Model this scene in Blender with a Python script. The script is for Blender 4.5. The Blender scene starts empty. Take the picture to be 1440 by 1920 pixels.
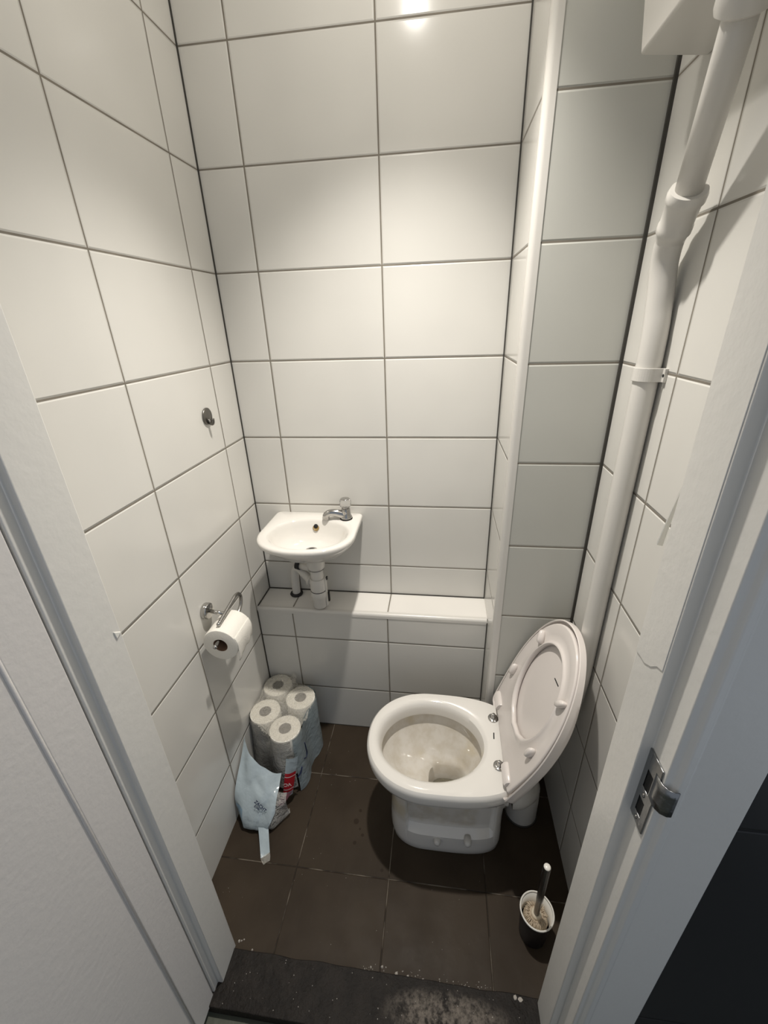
import bpy, bmesh, math, random
from mathutils import Vector, Matrix, noise
random.seed(7)
SC = bpy.context.scene
COL = SC.collection
PI = math.pi
cos, sin = math.cos, math.sin

# ------------------------------------------------------------------ materials
def srgb(r, g, b):
    f = lambda c: (c / 255 / 12.92) if c / 255 <= .04045 else ((c / 255 + .055) / 1.055) ** 2.4
    return (f(r), f(g), f(b), 1)

class NT:
    def __init__(self, name):
        self.m = bpy.data.materials.new(name); self.m.use_nodes = True
        self.t = self.m.node_tree; self.n = self.t.nodes; self.l = self.t.links
        self.p = self.n['Principled BSDF']
        self.out = self.n['Material Output']
    def node(self, typ, **kw):
        x = self.n.new(typ)
        for k, v in kw.items(): setattr(x, k, v)
        return x
    def math(self, op, a, b=None, c=None):
        x = self.n.new('ShaderNodeMath'); x.operation = op
        for i, v in enumerate((a, b, c)):
            if v is None: continue
            if isinstance(v, (int, float)): x.inputs[i].default_value = v
            else: self.l.new(v, x.inputs[i])
        return x.outputs[0]
    def remap(self, v, a, b, lo=0., hi=1., smooth=True):
        x = self.n.new('ShaderNodeMapRange')
        x.interpolation_type = 'SMOOTHSTEP' if smooth else 'LINEAR'
        self.l.new(v, x.inputs['Value'])
        x.inputs['From Min'].default_value = a; x.inputs['From Max'].default_value = b
        x.inputs['To Min'].default_value = lo; x.inputs['To Max'].default_value = hi
        return x.outputs['Result']
    def mix(self, f, a, b):
        x = self.n.new('ShaderNodeMix'); x.data_type = 'RGBA'
        if isinstance(f, (int, float)): x.inputs['Factor'].default_value = f
        else: self.l.new(f, x.inputs['Factor'])
        for k, v in ((6, a), (7, b)):
            if isinstance(v, tuple): x.inputs[k].default_value = v
            else: self.l.new(v, x.inputs[k])
        return x.outputs[2]
    def coords(self):
        t = self.n.new('ShaderNodeTexCoord'); s = self.n.new('ShaderNodeSeparateXYZ')
        self.l.new(t.outputs['Object'], s.inputs[0])
        self.tc = t.outputs['Object']
        return s.outputs[0], s.outputs[1], s.outputs[2]
    def noise(self, scale, detail=3, rough=.5, stretch=None, vec=None):
        x = self.n.new('ShaderNodeTexNoise'); x.inputs['Scale'].default_value = scale
        x.inputs['Detail'].default_value = detail; x.inputs['Roughness'].default_value = rough
        if vec is None:
            t = self.n.new('ShaderNodeTexCoord'); vec = t.outputs['Object']
        if stretch:
            mp = self.n.new('ShaderNodeMapping'); mp.inputs['Scale'].default_value = stretch
            self.l.new(vec, mp.inputs['Vector']); vec = mp.outputs[0]
        self.l.new(vec, x.inputs['Vector'])
        return x.outputs['Fac']
    def bump(self, h, dist=.001, strength=1.):
        b = self.n.new('ShaderNodeBump'); b.inputs['Distance'].default_value = dist
        b.inputs['Strength'].default_value = strength
        self.l.new(h, b.inputs['Height']); self.l.new(b.outputs[0], self.p.inputs['Normal'])
    def set(self, **kw):
        for k, v in kw.items():
            k = k.replace('_', ' ')
            if isinstance(v, (int, float, tuple)): self.p.inputs[k].default_value = v
            else: self.l.new(v, self.p.inputs[k])
        return self

def plain(name, col, rough=.4, metal=0., nz=None, **kw):
    m = NT(name); m.set(Base_Color=col, Roughness=rough, Metallic=metal, **kw)
    if nz: m.bump(m.noise(nz[0], 4), nz[1])
    return m.m

def tile_mat(name, ua, u0, uw, v0, vh, tile, grout, g=.004, va='z', rough=.17, v_on=True, u_on=True, dirt=0., jit=0.):
    m = NT(name); m.set(Specular_IOR_Level=.34); X = dict(zip('xyz', m.coords()))
    def dist(c, o, w):
        a = m.math('DIVIDE', m.math('SUBTRACT', c, o), w)
        a = m.math('FRACT', m.math('ADD', a, 100.5))
        return m.math('MULTIPLY', m.math('ABSOLUTE', m.math('SUBTRACT', a, .5)), w)
    ds = []
    if u_on: ds.append(dist(X[ua], u0, uw))
    if v_on: ds.append(dist(X[va], v0, vh))
    d = ds[0] if len(ds) == 1 else m.math('MINIMUM', ds[0], ds[1])
    gm = m.remap(d, g / 2 - .0005, g / 2 + .0006)
    n = m.noise(3.0, 2)
    fine = m.noise(45, 4, .6)
    t2 = tuple(c * .94 for c in tile[:3]) + (1,)
    tc = m.mix(m.remap(n, .3, .7), tile, t2)
    if dirt:
        tc = m.mix(m.math('MULTIPLY', m.remap(fine, .45, .75), dirt), tc, tuple(min(1, c * 2.1) for c in tile[:3]) + (1,))
    gn = m.mix(m.remap(m.noise(14, 3), .3, .7), grout, tuple(c * .75 for c in grout[:3]) + (1,))
    m.set(Base_Color=m.mix(gm, gn, tc), Roughness=m.remap(gm, 0, 1, .8, rough, False))
    h = m.math('ADD', m.remap(d, g / 2 - .0003, g / 2 + .0035), m.math('MULTIPLY', m.noise(9, 2), .10))
    m.bump(h, .0014)
    return m.m

WT = (.715, .70, .658, 1); GR = (.235, .21, .172, 1)
ZV = .232
M = {}
M['tile_back'] = tile_mat('tile_back', 'x', .134, .3702, ZV, .25, WT, GR)
M['tile_left'] = tile_mat('tile_left', 'y', -.1348, .3702, ZV, .25, WT, GR)
M['tile_right'] = tile_mat('tile_right', 'y', -.5223, .3702, ZV, .25, WT, GR)
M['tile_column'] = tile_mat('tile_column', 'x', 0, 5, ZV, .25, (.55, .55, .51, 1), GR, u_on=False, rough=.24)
M['tile_column_side'] = tile_mat('tile_column_side', 'y', 0, 5, ZV, .25, WT, GR, u_on=False)
M['tile_low'] = tile_mat('tile_low', 'x', .140, .364, .2178, .2548, WT, GR)
M['tile_ledge'] = tile_mat('tile_ledge', 'x', .140, .364, 0, 5, (.80, .775, .73, 1), GR, v_on=False, rough=.10)
M['paint'] = plain('gloss_paint', (.72, .705, .665, 1), .34, nz=(60, .0006))
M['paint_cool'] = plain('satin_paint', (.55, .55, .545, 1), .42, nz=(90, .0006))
M['door_paint'] = plain('door_paint', (.70, .675, .65, 1), .4, nz=(80, .0006))
M['ceiling'] = plain('ceiling_paint', (.70, .69, .66, 1), .8)
M['silicone'] = plain('dark_silicone', (.045, .042, .036, 1), .6)
M['pvc'] = plain('white_pvc', (.67, .65, .61, 1), .28)
M['ceramic'] = plain('white_ceramic', (.82, .79, .735, 1), .07, Coat_Weight=.4, Coat_Roughness=.03)
def pan_mat():
    m = NT('pan_ceramic'); x, y, z = m.coords()
    q = m.math('SQRT', m.math('ADD', m.math('POWER', m.math('SUBTRACT', x, .673), 2), m.math('POWER', m.math('MULTIPLY', m.math('SUBTRACT', y, -.463), 1.15), 2)))
    inn = m.math('MULTIPLY', m.remap(q, .165, .185, 1, 0), m.remap(z, .33, .345, 1, 0))
    inn = m.math('MULTIPLY', inn, m.remap(z, .10, .12, 0, 1))
    lime = m.math('MULTIPLY', inn, m.remap(m.noise(22, 4, .6), .35, .7, .35, .9))
    col = m.mix(lime, (.78, .755, .71, 1), (.60, .55, .465, 1))
    yel = m.math('MULTIPLY', inn, m.remap(m.noise(9, 3), .55, .75, 0, .5))
    col = m.mix(yel, col, (.60, .50, .30, 1))
    m.set(Base_Color=col, Roughness=.08, Coat_Weight=.4, Coat_Roughness=.03)
    return m.m
M['ceramic_pan'] = pan_mat()
M['ceramic_basin'] = plain('basin_ceramic', (.76, .735, .69, 1), .06, Coat_Weight=.4, Coat_Roughness=.03)
M['seat'] = plain('seat_plastic', (.72, .67, .635, 1), .22)
M['chrome'] = plain('chrome', (.50, .49, .475, 1), .12, 1.)
M['chrome_worn'] = plain('chrome_worn', (.36, .35, .335, 1), .25, 1.)
M['hook_metal'] = plain('hook_metal', (.20, .19, .175, 1), .35, 1.)
M['steel'] = plain('worn_steel', (.30, .305, .31, 1), .3, 1., nz=(120, .0006))
M['black'] = plain('black_rubber', (.012, .011, .010, 1), .5)
M['hole'] = plain('dark_recess', (.008, .008, .008, 1), .8)
M['brass'] = plain('stained_overflow', (.30, .20, .07, 1), .5)
M['core'] = plain('cardboard', (.15, .085, .05, 1), .85)
M['core_pale'] = plain('grey_cardboard', (.10, .080, .062, 1), .8)
M['limescale'] = plain('brush_bristles', (.52, .43, .32, 1), .8, nz=(180, .002))
M['collar'] = plain('brush_collar', (.66, .58, .45, 1), .5)
M['cup'] = plain('black_cup', (.012, .011, .012, 1), .35)
M['cup_rim'] = plain('cup_rim', (.78, .76, .70, 1), .3)
M['water'] = plain('trap_water', (.75, .72, .62, 1), .03, Transmission_Weight=.9, IOR=1.33)
M['clearknob'] = plain('clear_acrylic', (.95, .94, .92, 1), .04, Transmission_Weight=.85, IOR=1.45)
M['red'] = plain('red_print', (.50, .018, .030, 1), .3)
M['pale_red'] = plain('faded_red_print', (.33, .14, .17, 1), .35)
M['white_ink'] = plain('white_ink', (.85, .80, .78, 1), .4)
M['navy'] = plain('navy_ink', (.012, .020, .075, 1), .4)
M['rust'] = plain('rust', (.30, .16, .03, 1), .9)
M['chip_lit_edge'] = plain('chipped_paint_lit_edge', (.80, .79, .74, 1), .5)
M['crumb'] = plain('plaster_crumb', (.40, .37, .33, 1), .8)
M['hall_tile'] = tile_mat('hall_tile', 'x', .9, .6, .36, .6, (.024, .0242, .0262, 1), (.009, .009, .010, 1), rough=.35, u_on=False)
M['hall_floor'] = plain('hall_floor', (.085, .09, .065, 1), .5, nz=(50, .001))

def paper_mat():
    m = NT('tissue_paper')
    m.set(Base_Color=(.86, .83, .76, 1), Roughness=.95)
    m.bump(m.math('ADD', m.noise(260, 3), m.noise(30, 2)), .0009)
    return m.m
M['paper'] = paper_mat()

def floor_mat():
    m = NT('floor_tile'); x, y, z = m.coords()
    def dist(c, o, w):
        a = m.math('FRACT', m.math('ADD', m.math('DIVIDE', m.math('SUBTRACT', c, o), w), 100.5))
        return m.math('MULTIPLY', m.math('ABSOLUTE', m.math('SUBTRACT', a, .5)), w)
    dx, dy = dist(x, .2575, .2975), dist(y, -.3545, .3070)
    d = m.math('MINIMUM', dx, dy)
    gm = m.remap(d, .0006, .0022)
    base = m.mix(m.remap(m.noise(5, 4), .3, .7), (.036, .0262, .0178, 1), (.052, .0385, .0262, 1))
    streak = m.remap(m.noise(10, 5, .65, (6, .8, 1)), .5, .75, 0, .28)
    base = m.mix(streak, base, (.052, .041, .031, 1))
    speck = m.remap(m.noise(230, 2), .72, .76, 0, .45)
    base = m.mix(speck, base, (.14, .12, .10, 1))
    g = m.mix(m.remap(m.noise(11, 4), .42, .62), (.028, .022, .017, 1), (.17, .145, .115, 1))
    # dried splash marks beside the toilet
    for px, py, r in ((.4229, -.5078, .011), (.4298, -.5734, .007), (.4315, -.4715, .006), (.452, -.548, .006), (.5307, -.6406, .006), (.440, -.53, .004)):
        q = m.math('ADD', m.math('POWER', m.math('SUBTRACT', x, px), 2), m.math('POWER', m.math('SUBTRACT', y, py), 2))
        base = m.mix(m.math('MULTIPLY', m.remap(m.math('SQRT', q), r * .7, r, 1, 0), .6), base, (.016, .009, .005, 1))
    m.set(Base_Color=m.mix(gm, g, base), Roughness=m.remap(m.noise(14, 4), .3, .7, .4, .55, False), Specular_IOR_Level=.12)
    m.bump(m.math('ADD', m.remap(d, .0005, .003), m.math('MULTIPLY', m.noise(60, 4), .25)), .0012)
    return m.m
M['floor'] = floor_mat()

def sill_mat():
    m = NT('worn_sill'); x, y, z = m.coords()
    n = m.noise(16, 6, .7); n2 = m.noise(70, 5, .7)
    base = m.mix(m.remap(n, .35, .65), (.0105, .0082, .0066, 1), (.020, .0160, .0130, 1))
    ex = m.math('POWER', m.math('DIVIDE', m.math('SUBTRACT', x, .735), .16), 2)
    ey = m.math('POWER', m.math('DIVIDE', m.math('SUBTRACT', y, -.93), .048), 2)
    wear_sheen = m.math('MULTIPLY', m.remap(m.math('ADD', ex, ey), .1, 1.3, 1, 0), m.remap(m.math('ADD', n2, m.math('MULTIPLY', n, .5)), .58, .95))  # worn patch; its bright specular sheen is put into the pale colour
    base = m.mix(m.math('MULTIPLY', wear_sheen, .8), base, (.24, .205, .17, 1))
    m.set(Base_Color=base, Roughness=.5, Specular_IOR_Level=.2)
    m.bump(m.math('ADD', n, n2), .003)
    return m.m
M['sill'] = sill_mat()

def film_mat(name, col, opac, rough=.12, crinkle=.004, nscale=55, spec=1.0):
    """thin plastic film: partly see-through, glossy, crumpled"""
    m = NT(name)
    tr = m.node('ShaderNodeBsdfTransparent'); tr.inputs[0].default_value = tuple(1 - (1 - c) * .25 for c in col[:3]) + (1,)
    mx = m.node('ShaderNodeMixShader'); mx.inputs[0].default_value = opac
    m.set(Base_Color=col, Roughness=rough)
    m.p.inputs['Specular IOR Level'].default_value = spec
    m.l.new(tr.outputs[0], mx.inputs[1]); m.l.new(m.p.outputs[0], mx.inputs[2])
    m.l.new(mx.outputs[0], m.out.inputs[0])
    m.bump(m.math('ADD', m.noise(nscale, 3), m.math('MULTIPLY', m.noise(nscale * 3, 2), .4)), crinkle)
    return m.m
M['clear_film'] = film_mat('clear_film', (.86, .83, .75, 1), .34, .07, .014, 60)
M['grey_film'] = film_mat('hazy_film', (.70, .69, .655, 1), .60, .07, .024, 80)
M['blue_film'] = film_mat('blue_printed_film', (.47, .555, .60, 1), .93, .22, .006, 14, .7)
M['blue_dark_film'] = film_mat('blue_print_band', (.30, .46, .60, 1), .95, .2, .004, 14, .7)
M['blue_deep'] = film_mat('pack_side_film', (.36, .43, .46, 1), .86, .2, .004, 25, .7)

# ------------------------------------------------------------------ mesh helpers
def obj(name, verts, faces, mat, parent=None, smooth=True, auto=None, bevel=0., seg=2, sub=0):
    me = bpy.data.meshes.new(name); me.from_pydata([tuple(v) for v in verts], [], [tuple(f) for f in faces]); me.update()
    bm = bmesh.new(); bm.from_mesh(me); bmesh.ops.remove_doubles(bm, verts=bm.verts, dist=1e-6)
    bmesh.ops.recalc_face_normals(bm, faces=bm.faces); bm.to_mesh(me); bm.free()
    o = bpy.data.objects.new(name, me); COL.objects.link(o)
    if mat is not None: me.materials.append(M[mat] if isinstance(mat, str) else mat)
    if parent is not None: o.parent = parent; o.matrix_parent_inverse = parent.matrix_world.inverted()
    if smooth:
        for p in me.polygons: p.use_smooth = True
        if auto:
            bm = bmesh.new(); bm.from_mesh(me)
            for e in bm.edges:
                if len(e.link_faces) == 2 and e.calc_face_angle(0) > math.radians(auto): e.smooth = False
            bm.to_mesh(me); bm.free()
    if bevel:
        b = o.modifiers.new('bevel', 'BEVEL'); b.width = bevel; b.segments = seg; b.limit_method = 'ANGLE'; b.angle_limit = math.radians(40)
        b.harden_normals = False
    if sub:
        s = o.modifiers.new('sub', 'SUBSURF'); s.levels = sub; s.render_levels = sub
    return o

class B:
    """collects shapes into one mesh"""
    def __init__(self): self.v = []; self.f = []
    def add(self, vs, fs):
        b = len(self.v); self.v += [tuple(q) for q in vs]; self.f += [tuple(b + i for i in f) for f in fs]; return self
    def box(self, x0, x1, y0, y1, z0, z1):
        vs = [(x, y, z) for x in (x0, x1) for y in (y0, y1) for z in (z0, z1)]
        return self.add(vs, [(0, 1, 3, 2), (4, 6, 7, 5), (0, 4, 5, 1), (2, 3, 7, 6), (0, 2, 6, 4), (1, 5, 7, 3)])
    def loft(self, rings, cap0=True, cap1=True, closed=True):
        n = len(rings[0]); vs = [p for r in rings for p in r]; fs = []
        for i in range(len(rings) - 1):
            for j in range(n if closed else n - 1):
                k = (j + 1) % n
                fs.append((i * n + j, i * n + k, (i + 1) * n + k, (i + 1) * n + j))
        if cap0: fs.append(tuple(range(n - 1, -1, -1)))
        if cap1: fs.append(tuple(range((len(rings) - 1) * n, len(rings) * n)))
        return self.add(vs, fs)
    def tube(self, path, r, n=20, cap=True):
        P = [Vector(p) for p in path]; rings = []
        rs = r if isinstance(r, (list, tuple)) else [r] * len(P)
        t0 = (P[1] - P[0]).normalized()
        up = Vector((0, 0, 1)) if abs(t0.z) < .9 else Vector((0, 1, 0))
        u = t0.cross(up).normalized()
        for i, p in enumerate(P):
            t = (P[min(i + 1, len(P) - 1)] - P[max(i - 1, 0)]).normalized()
            u = (u - t * u.dot(t)).normalized(); w = t.cross(u)
            rings.append([p + (u * cos(2 * PI * k / n) + w * sin(2 * PI * k / n)) * rs[i] for k in range(n)])
        return self.loft(rings, cap, cap)
    def lathe(self, c, prof, axis=(0, 0, 1), n=40, cap0=True, cap1=True):
        """prof: list of (radius, offset along axis)"""
        a = Vector(axis).normalized(); up = Vector((0, 0, 1)) if abs(a.z) < .9 else Vector((1, 0, 0))
        u = a.cross(up).normalized(); w = a.cross(u); c = Vector(c)
        return self.loft([[c + a * h + (u * cos(2 * PI * k / n) + w * sin(2 * PI * k / n)) * max(r, 1e-5) for k in range(n)] for r, h in prof], cap0, cap1)
    def ring(self, c, R, r, axis=(0, 0, 1), n=36, m=10, sc=1.):
        a = Vector(axis).normalized(); up = Vector((0, 0, 1)) if abs(a.z) < .9 else Vector((1, 0, 0))
        u = a.cross(up).normalized(); w = a.cross(u); c = Vector(c); vs = []; fs = []
        for i in range(n):
            e = u * cos(2 * PI * i / n) + w * sin(2 * PI * i / n)
            for j in range(m): vs.append(c + e * (R + r * cos(2 * PI * j / m)) + a * (r * sc * sin(2 * PI * j / m)))
        for i in range(n):
            for j in range(m):
                fs.append((i * m + j, ((i + 1) % n) * m + j, ((i + 1) % n) * m + (j + 1) % m, i * m + (j + 1) % m))
        return self.add(vs, fs)
    def prism(self, poly, z0, z1, ax='z'):
        f = {'z': lambda p, h: (p[0], p[1], h), 'y': lambda p, h: (p[0], h, p[1]), 'x': lambda p, h: (h, p[0], p[1])}[ax]
        return self.loft([[f(p, z0) for p in poly], [f(p, z1) for p in poly]])
    def make(self, name, mat, parent=None, **kw): return obj(name, self.v, self.f, mat, parent, **kw)

def smooth_path(pts, k=8):
    P = [Vector(p) for p in pts]; out = []
    for i in range(len(P) - 1):
        p0, p1, p2, p3 = P[max(i - 1, 0)], P[i], P[i + 1], P[min(i + 2, len(P) - 1)]
        for j in range(k):
            t = j / k
            out.append(.5 * ((2 * p1) + (p2 - p0) * t + (2 * p0 - 5 * p1 + 4 * p2 - p3) * t * t + (3 * p1 - p0 - 3 * p2 + p3) * t ** 3))
    out.append(P[-1]); return out

def tag(o, label, cat, group=None):
    o['label'] = label; o['category'] = cat
    if group: o['group'] = group
    return o
def thing(name, label, cat, loc, group=None):
    o = bpy.data.objects.new(name, None); COL.objects.link(o); o.location = loc; o.empty_display_size = .05
    bpy.context.view_layer.update()
    return tag(o, label, cat, group)
def struct(o): o['kind'] = 'structure'; return o

# ------------------------------------------------------------------ the room
XW, XB, YB, YL, ZL, ZC = 1.0997, .8649, -.2657, -.1329, .6035, 2.54
YF = -.872
struct(B().box(-.12, 1.22, YF, .12, -.08, 0).make('floor', 'floor', smooth=False))
struct(B().box(-.12, 1.22, -1.0, .12, ZC, ZC + .06).make('ceiling', 'ceiling', smooth=False))
struct(B().box(-.12, XW, 0, .12, 0, ZC).make('wall_back', 'tile_back', smooth=False))
struct(B().box(-.12, 0, -.86, 0, 0, ZC).make('wall_left', 'tile_left', smooth=False))
struct(B().box(XW, 1.22, -.875, 0, 0, ZC).make('wall_right', 'tile_right', smooth=False))
# boxed-in column in the back right corner: its front and its side are tiled apart
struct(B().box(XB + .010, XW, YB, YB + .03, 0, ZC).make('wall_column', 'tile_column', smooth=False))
struct(B().box(XB, XB + .03, YB + .010, 0, 0, ZC).make('wall_column_side', 'tile_column_side', smooth=False))
# low boxing carrying the ledge under the basin
struct(B().box(0, XB, YL, -.001, 0, ZL - .010).make('wall_low', 'tile_low', smooth=False))
struct(B().box(0, XB, YL + .010, 0, ZL - .010, ZL).make('trim_ledge', 'tile_ledge', smooth=False))
def quarter(cx, cy, r, a0, a1, n=8): return [(cx + r * cos(a0 + (a1 - a0) * i / n), cy + r * sin(a0 + (a1 - a0) * i / n)) for i in range(n + 1)]
# rounded plastic edge strips
pr = [(XB - .0015, YB + .020), (XB - .0015, YB + .010)] + quarter(XB + .0105, YB + .0105, .0125, PI, 1.5 * PI) + [(XB + .021, YB - .002), (XB + .021, YB + .001), (XB + .012, YB + .014), (XB + .001, YB + .020)]
struct(B().prism(pr, 0, ZC).make('trim_1', 'pvc', auto=40))
pr = [(YL + .016, ZL + .0012), (YL + .010, ZL + .0012)] + quarter(YL + .0095, ZL - .0095, .0108, .5 * PI, PI) + [(YL - .0014, ZL - .018), (YL + .001, ZL - .018), (YL + .012, ZL - .003)]
struct(B().prism(pr, .001, XB - .002, 'x').make('trim_2', 'pvc', auto=40))
# dark sealant joints
s = .0035
seal = B().box(-.0, s, -s, 0, ZL, ZC)
struct(seal.make('trim_3', 'silicone', smooth=False))
struct(B().box(0, s * .8, YL - s * .8, YL, 0, ZL - .012).make('trim_4', 'silicone', smooth=False))
struct(B().box(XB - s, XB, -s, 0, ZL, ZC).make('trim_5', 'silicone', smooth=False))
struct(B().box(XW - .0065, XW, YB - .0065, YB, 0, ZC).make('trim_6', 'silicone', smooth=False))
struct(B().box(XB - s * .9, XB, YL - s * .9, YL, 0, ZL - .012).make('trim_7', 'silicone', smooth=False))
struct(B().box(0, XB, -s, 0, ZL, ZL + s).make('trim_8', 'silicone', smooth=False))
struct(B().box(0, s, YL + .01, 0, ZL, ZL + s).make('trim_9', 'silicone', smooth=False))
struct(B().box(0, XB, YL - .002, YL, 0, .003).make('trim_10', 'silicone', smooth=False))

# ------------------------------------------------------------------ doorway: jambs, architraves, sill, hall
HZ = 2.16
lp = [(.145, -.862), (.145, -.938), (.131, -.938), (.131, -.957), (.012, -.957), (.012, -.862)]
struct(B().prism(lp, .0, HZ).make('trim_jamb_left', 'paint', smooth=True, auto=30, bevel=.0025, seg=3))
rp = [(.960, -.877), (1.0997, -.877), (1.12, -.89), (1.12, -.975), (1.084, -.975), (1.084, -.986), (1.003, -.986), (.999, -.990), (.990, -.992), (.984, -.985), (.976, -.985), (.976, -.945), (.960, -.945)]
struct(B().prism(rp, -.03, HZ).make('trim_jamb_right', 'paint', smooth=True, auto=30, bevel=.002, seg=3))
struct(B().box(-.12, 1.22, -.98, -.862, HZ, ZC).make('wall_front', 'paint', smooth=False))
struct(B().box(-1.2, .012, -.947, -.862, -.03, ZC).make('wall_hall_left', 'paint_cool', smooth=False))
# open door leaf, hinged on the left jamb and swung out towards the hall: stile, recessed panel
dl = thing_dl = bpy.data.objects.new('door_1', None); COL.objects.link(dl); dl.location = (.1295, -.960, .0); dl.rotation_euler = (0, 0, math.radians(-.5)); struct(dl)
bpy.context.view_layer.update()
def leaf(name, *a, **k):
    o = B().box(*a).make(name, 'door_paint', smooth=True, auto=30, bevel=k.get('bevel', .003), seg=3); o.parent = dl; struct(o); return o
leaf('stile', -.040, 0, -.068, 0, -.004, 2.04)
leaf('panel', -.036, -.0025, -.76, -.0660, -.004, 2.04)
bd = B().tube([(-.0020, -.0690, -.003), (-.0020, -.0690, 2.03)], .0030, 12).make('highlight_bead', 'door_paint'); bd.parent = dl; struct(bd)  # half-round bead added so the stile edge catches a light line
struct(B().box(1.0845, 2.0, -.9845, -.89, -.03, ZC).make('wall_hall_right', 'hall_tile', smooth=False))
struct(B().box(-1.2, 2.0, -2.6, -.95, -.09, -.03).make('floor_hall', 'hall_floor', smooth=False))
# worn sill with a ragged rear edge
sv = []; n = 60
rear = []; front = []
for i in range(n + 1):
    x = .110 + (.975 - .110) * i / n
    rear.append((x, -.8695 + .004 * noise.noise(Vector((x * 14, 0, 3)))))
    front.append((x, -.983 + .003 * noise.noise(Vector((x * 9, 5, 3)))))
poly = rear + front[::-1]
struct(B().prism(poly, -.028, .006).make('trim_sill', 'sill', smooth=False, bevel=.002))

# ------------------------------------------------------------------ toilet
TX, TY = .673, -.463
NR = 216
def oval(xf, xb, hw, z, pf=2.15, pb=3.0, dy=0., cx=TX, fy=None):
    r = []
    for k in range(NR):
        t = 2 * PI * k / NR; c, s_ = cos(t), sin(t)
        p = pf if c < 0 else pb
        a = (cx - xf) if c < 0 else (xb - cx)
        x = cx + a * math.copysign(abs(c) ** (2 / p), c); y = hw * math.copysign(abs(s_) ** (2 / p), s_)
        if fy and y < 0: y *= fy(x)
        r.append((x, TY + dy + y, z))
    return r
toilet = thing('toilet', 'white ceramic toilet with its seat and lid raised against the pipe', 'toilet', (.73, TY, 0))
def step(x):    # base narrows behind the front column, giving the recess with the fixing bolts
    t = min(1, max(0, (x - .600) / .012)); t = t * t * (3 - 2 * t)
    e = min(1, max(0, (x - .865) / .02)); e = e * e * (3 - 2 * e)
    return 1 - .22 * t * (1 - e)
rings = [
    oval(.690, .775, .034, .105, 3, 3, cx=.732), oval(.682, .780, .040, .150, 3, 3, cx=.730), oval(.670, .788, .049, .205, 3, 3, cx=.726),
    oval(.656, .795, .058, .2175, 2.8, 2.8, cx=.72), oval(.626, .800, .069, .223, 2.5, 2.5, cx=.71), oval(.597, .806, .080, .233, 2.2, 2.2, cx=.698), oval(.572, .814, .093, .247, 2.05, 2.05, cx=.688), oval(.553, .822, .103, .262, 2, 2, cx=.68), oval(.536, .833, .115, .280, 2, 2, cx=.676),
    oval(.520, .844, .128, .300, 2, 2), oval(.506, .850, .139, .321, 2, 2), oval(.501, .852, .144, .342, 2, 2), oval(.512, .840, .134, .347, 2, 2), oval(.520, .832, .127, .352, 2, 2),
    oval(.517, .834, .128, .375, 2, 2), oval(.511, .838, .132, .390, 2, 2), oval(.502, .846, .139, .397, 2, 2), oval(.494, .853, .145, .3995, 2, 2),
    oval(.490, .945, .163, .400), oval(.482, .952, .171, .3985), oval(.477, .957, .176, .393), oval(.4745, .960, .1785, .383),
    oval(.476, .960, .178, .362), oval(.479, .957, .175, .350), oval(.486, .950, .168, .343), oval(.492, .945, .160, .338),
    oval(.498, .941, .152, .325), oval(.507, .935, .141, .302), oval(.520, .927, .127, .280, 2.2, 3.2), oval(.534, .920, .115, .262, 2.3, 3.4), oval(.5435, .915, .1075, .248, 2.3, 3.6), oval(.547, .913, .1048, .236, 2.4, 4),
    oval(.548, .912, .104, .222, 2.4, 4, fy=step), oval(.548, .910, .103, .16, 2.5, 4, fy=step),
    oval(.546, .910, .1035, .098, 2.5, 4, fy=step), oval(.545, .911, .105, .080, 2.5, 4), oval(.544, .912, .107, .030, 2.5, 4), oval(.546, .910, .106, .004, 2.5, 4), oval(.548, .908, .104, .0, 2.5, 4)]
pan = B().loft(rings).make('pan', 'ceramic_pan', toilet, auto=32)
wr = [(p[0], p[1], p[2]) for p in oval(.6795, .7805, .0425, .152, 3, 3, cx=.730)]
B().loft([wr, [(p[0], p[1], .150) for p in wr]]).make('water', 'water', pan)
for bx, bz in ((.703, .066), (.798, .080)):
    c = (bx, TY - .1055 + .012, bz)
    B().lathe(c, [(.0115, 0), (.0115, .019), (.0100, .0245), (.006, .0285), (.0, .0295)], (0, -1, 0), 20).make('bolt_cap', 'pvc', toilet)
B().box(-.0016, .0016, -.011, .011, 0, .0008).make('mould_mark', 'hole', pan).matrix_world = Matrix.Translation((.8695, -.436, .3999)) @ Matrix.Rotation(math.radians(-5), 4, 'Z')
# horn carrying the outlet
B().tube(smooth_path([(.885, TY, .155), (.904, TY, .186), (.914, TY, .187), (.924, TY, .187)]), .045, 28).make('outlet', 'ceramic', toilet)

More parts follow.
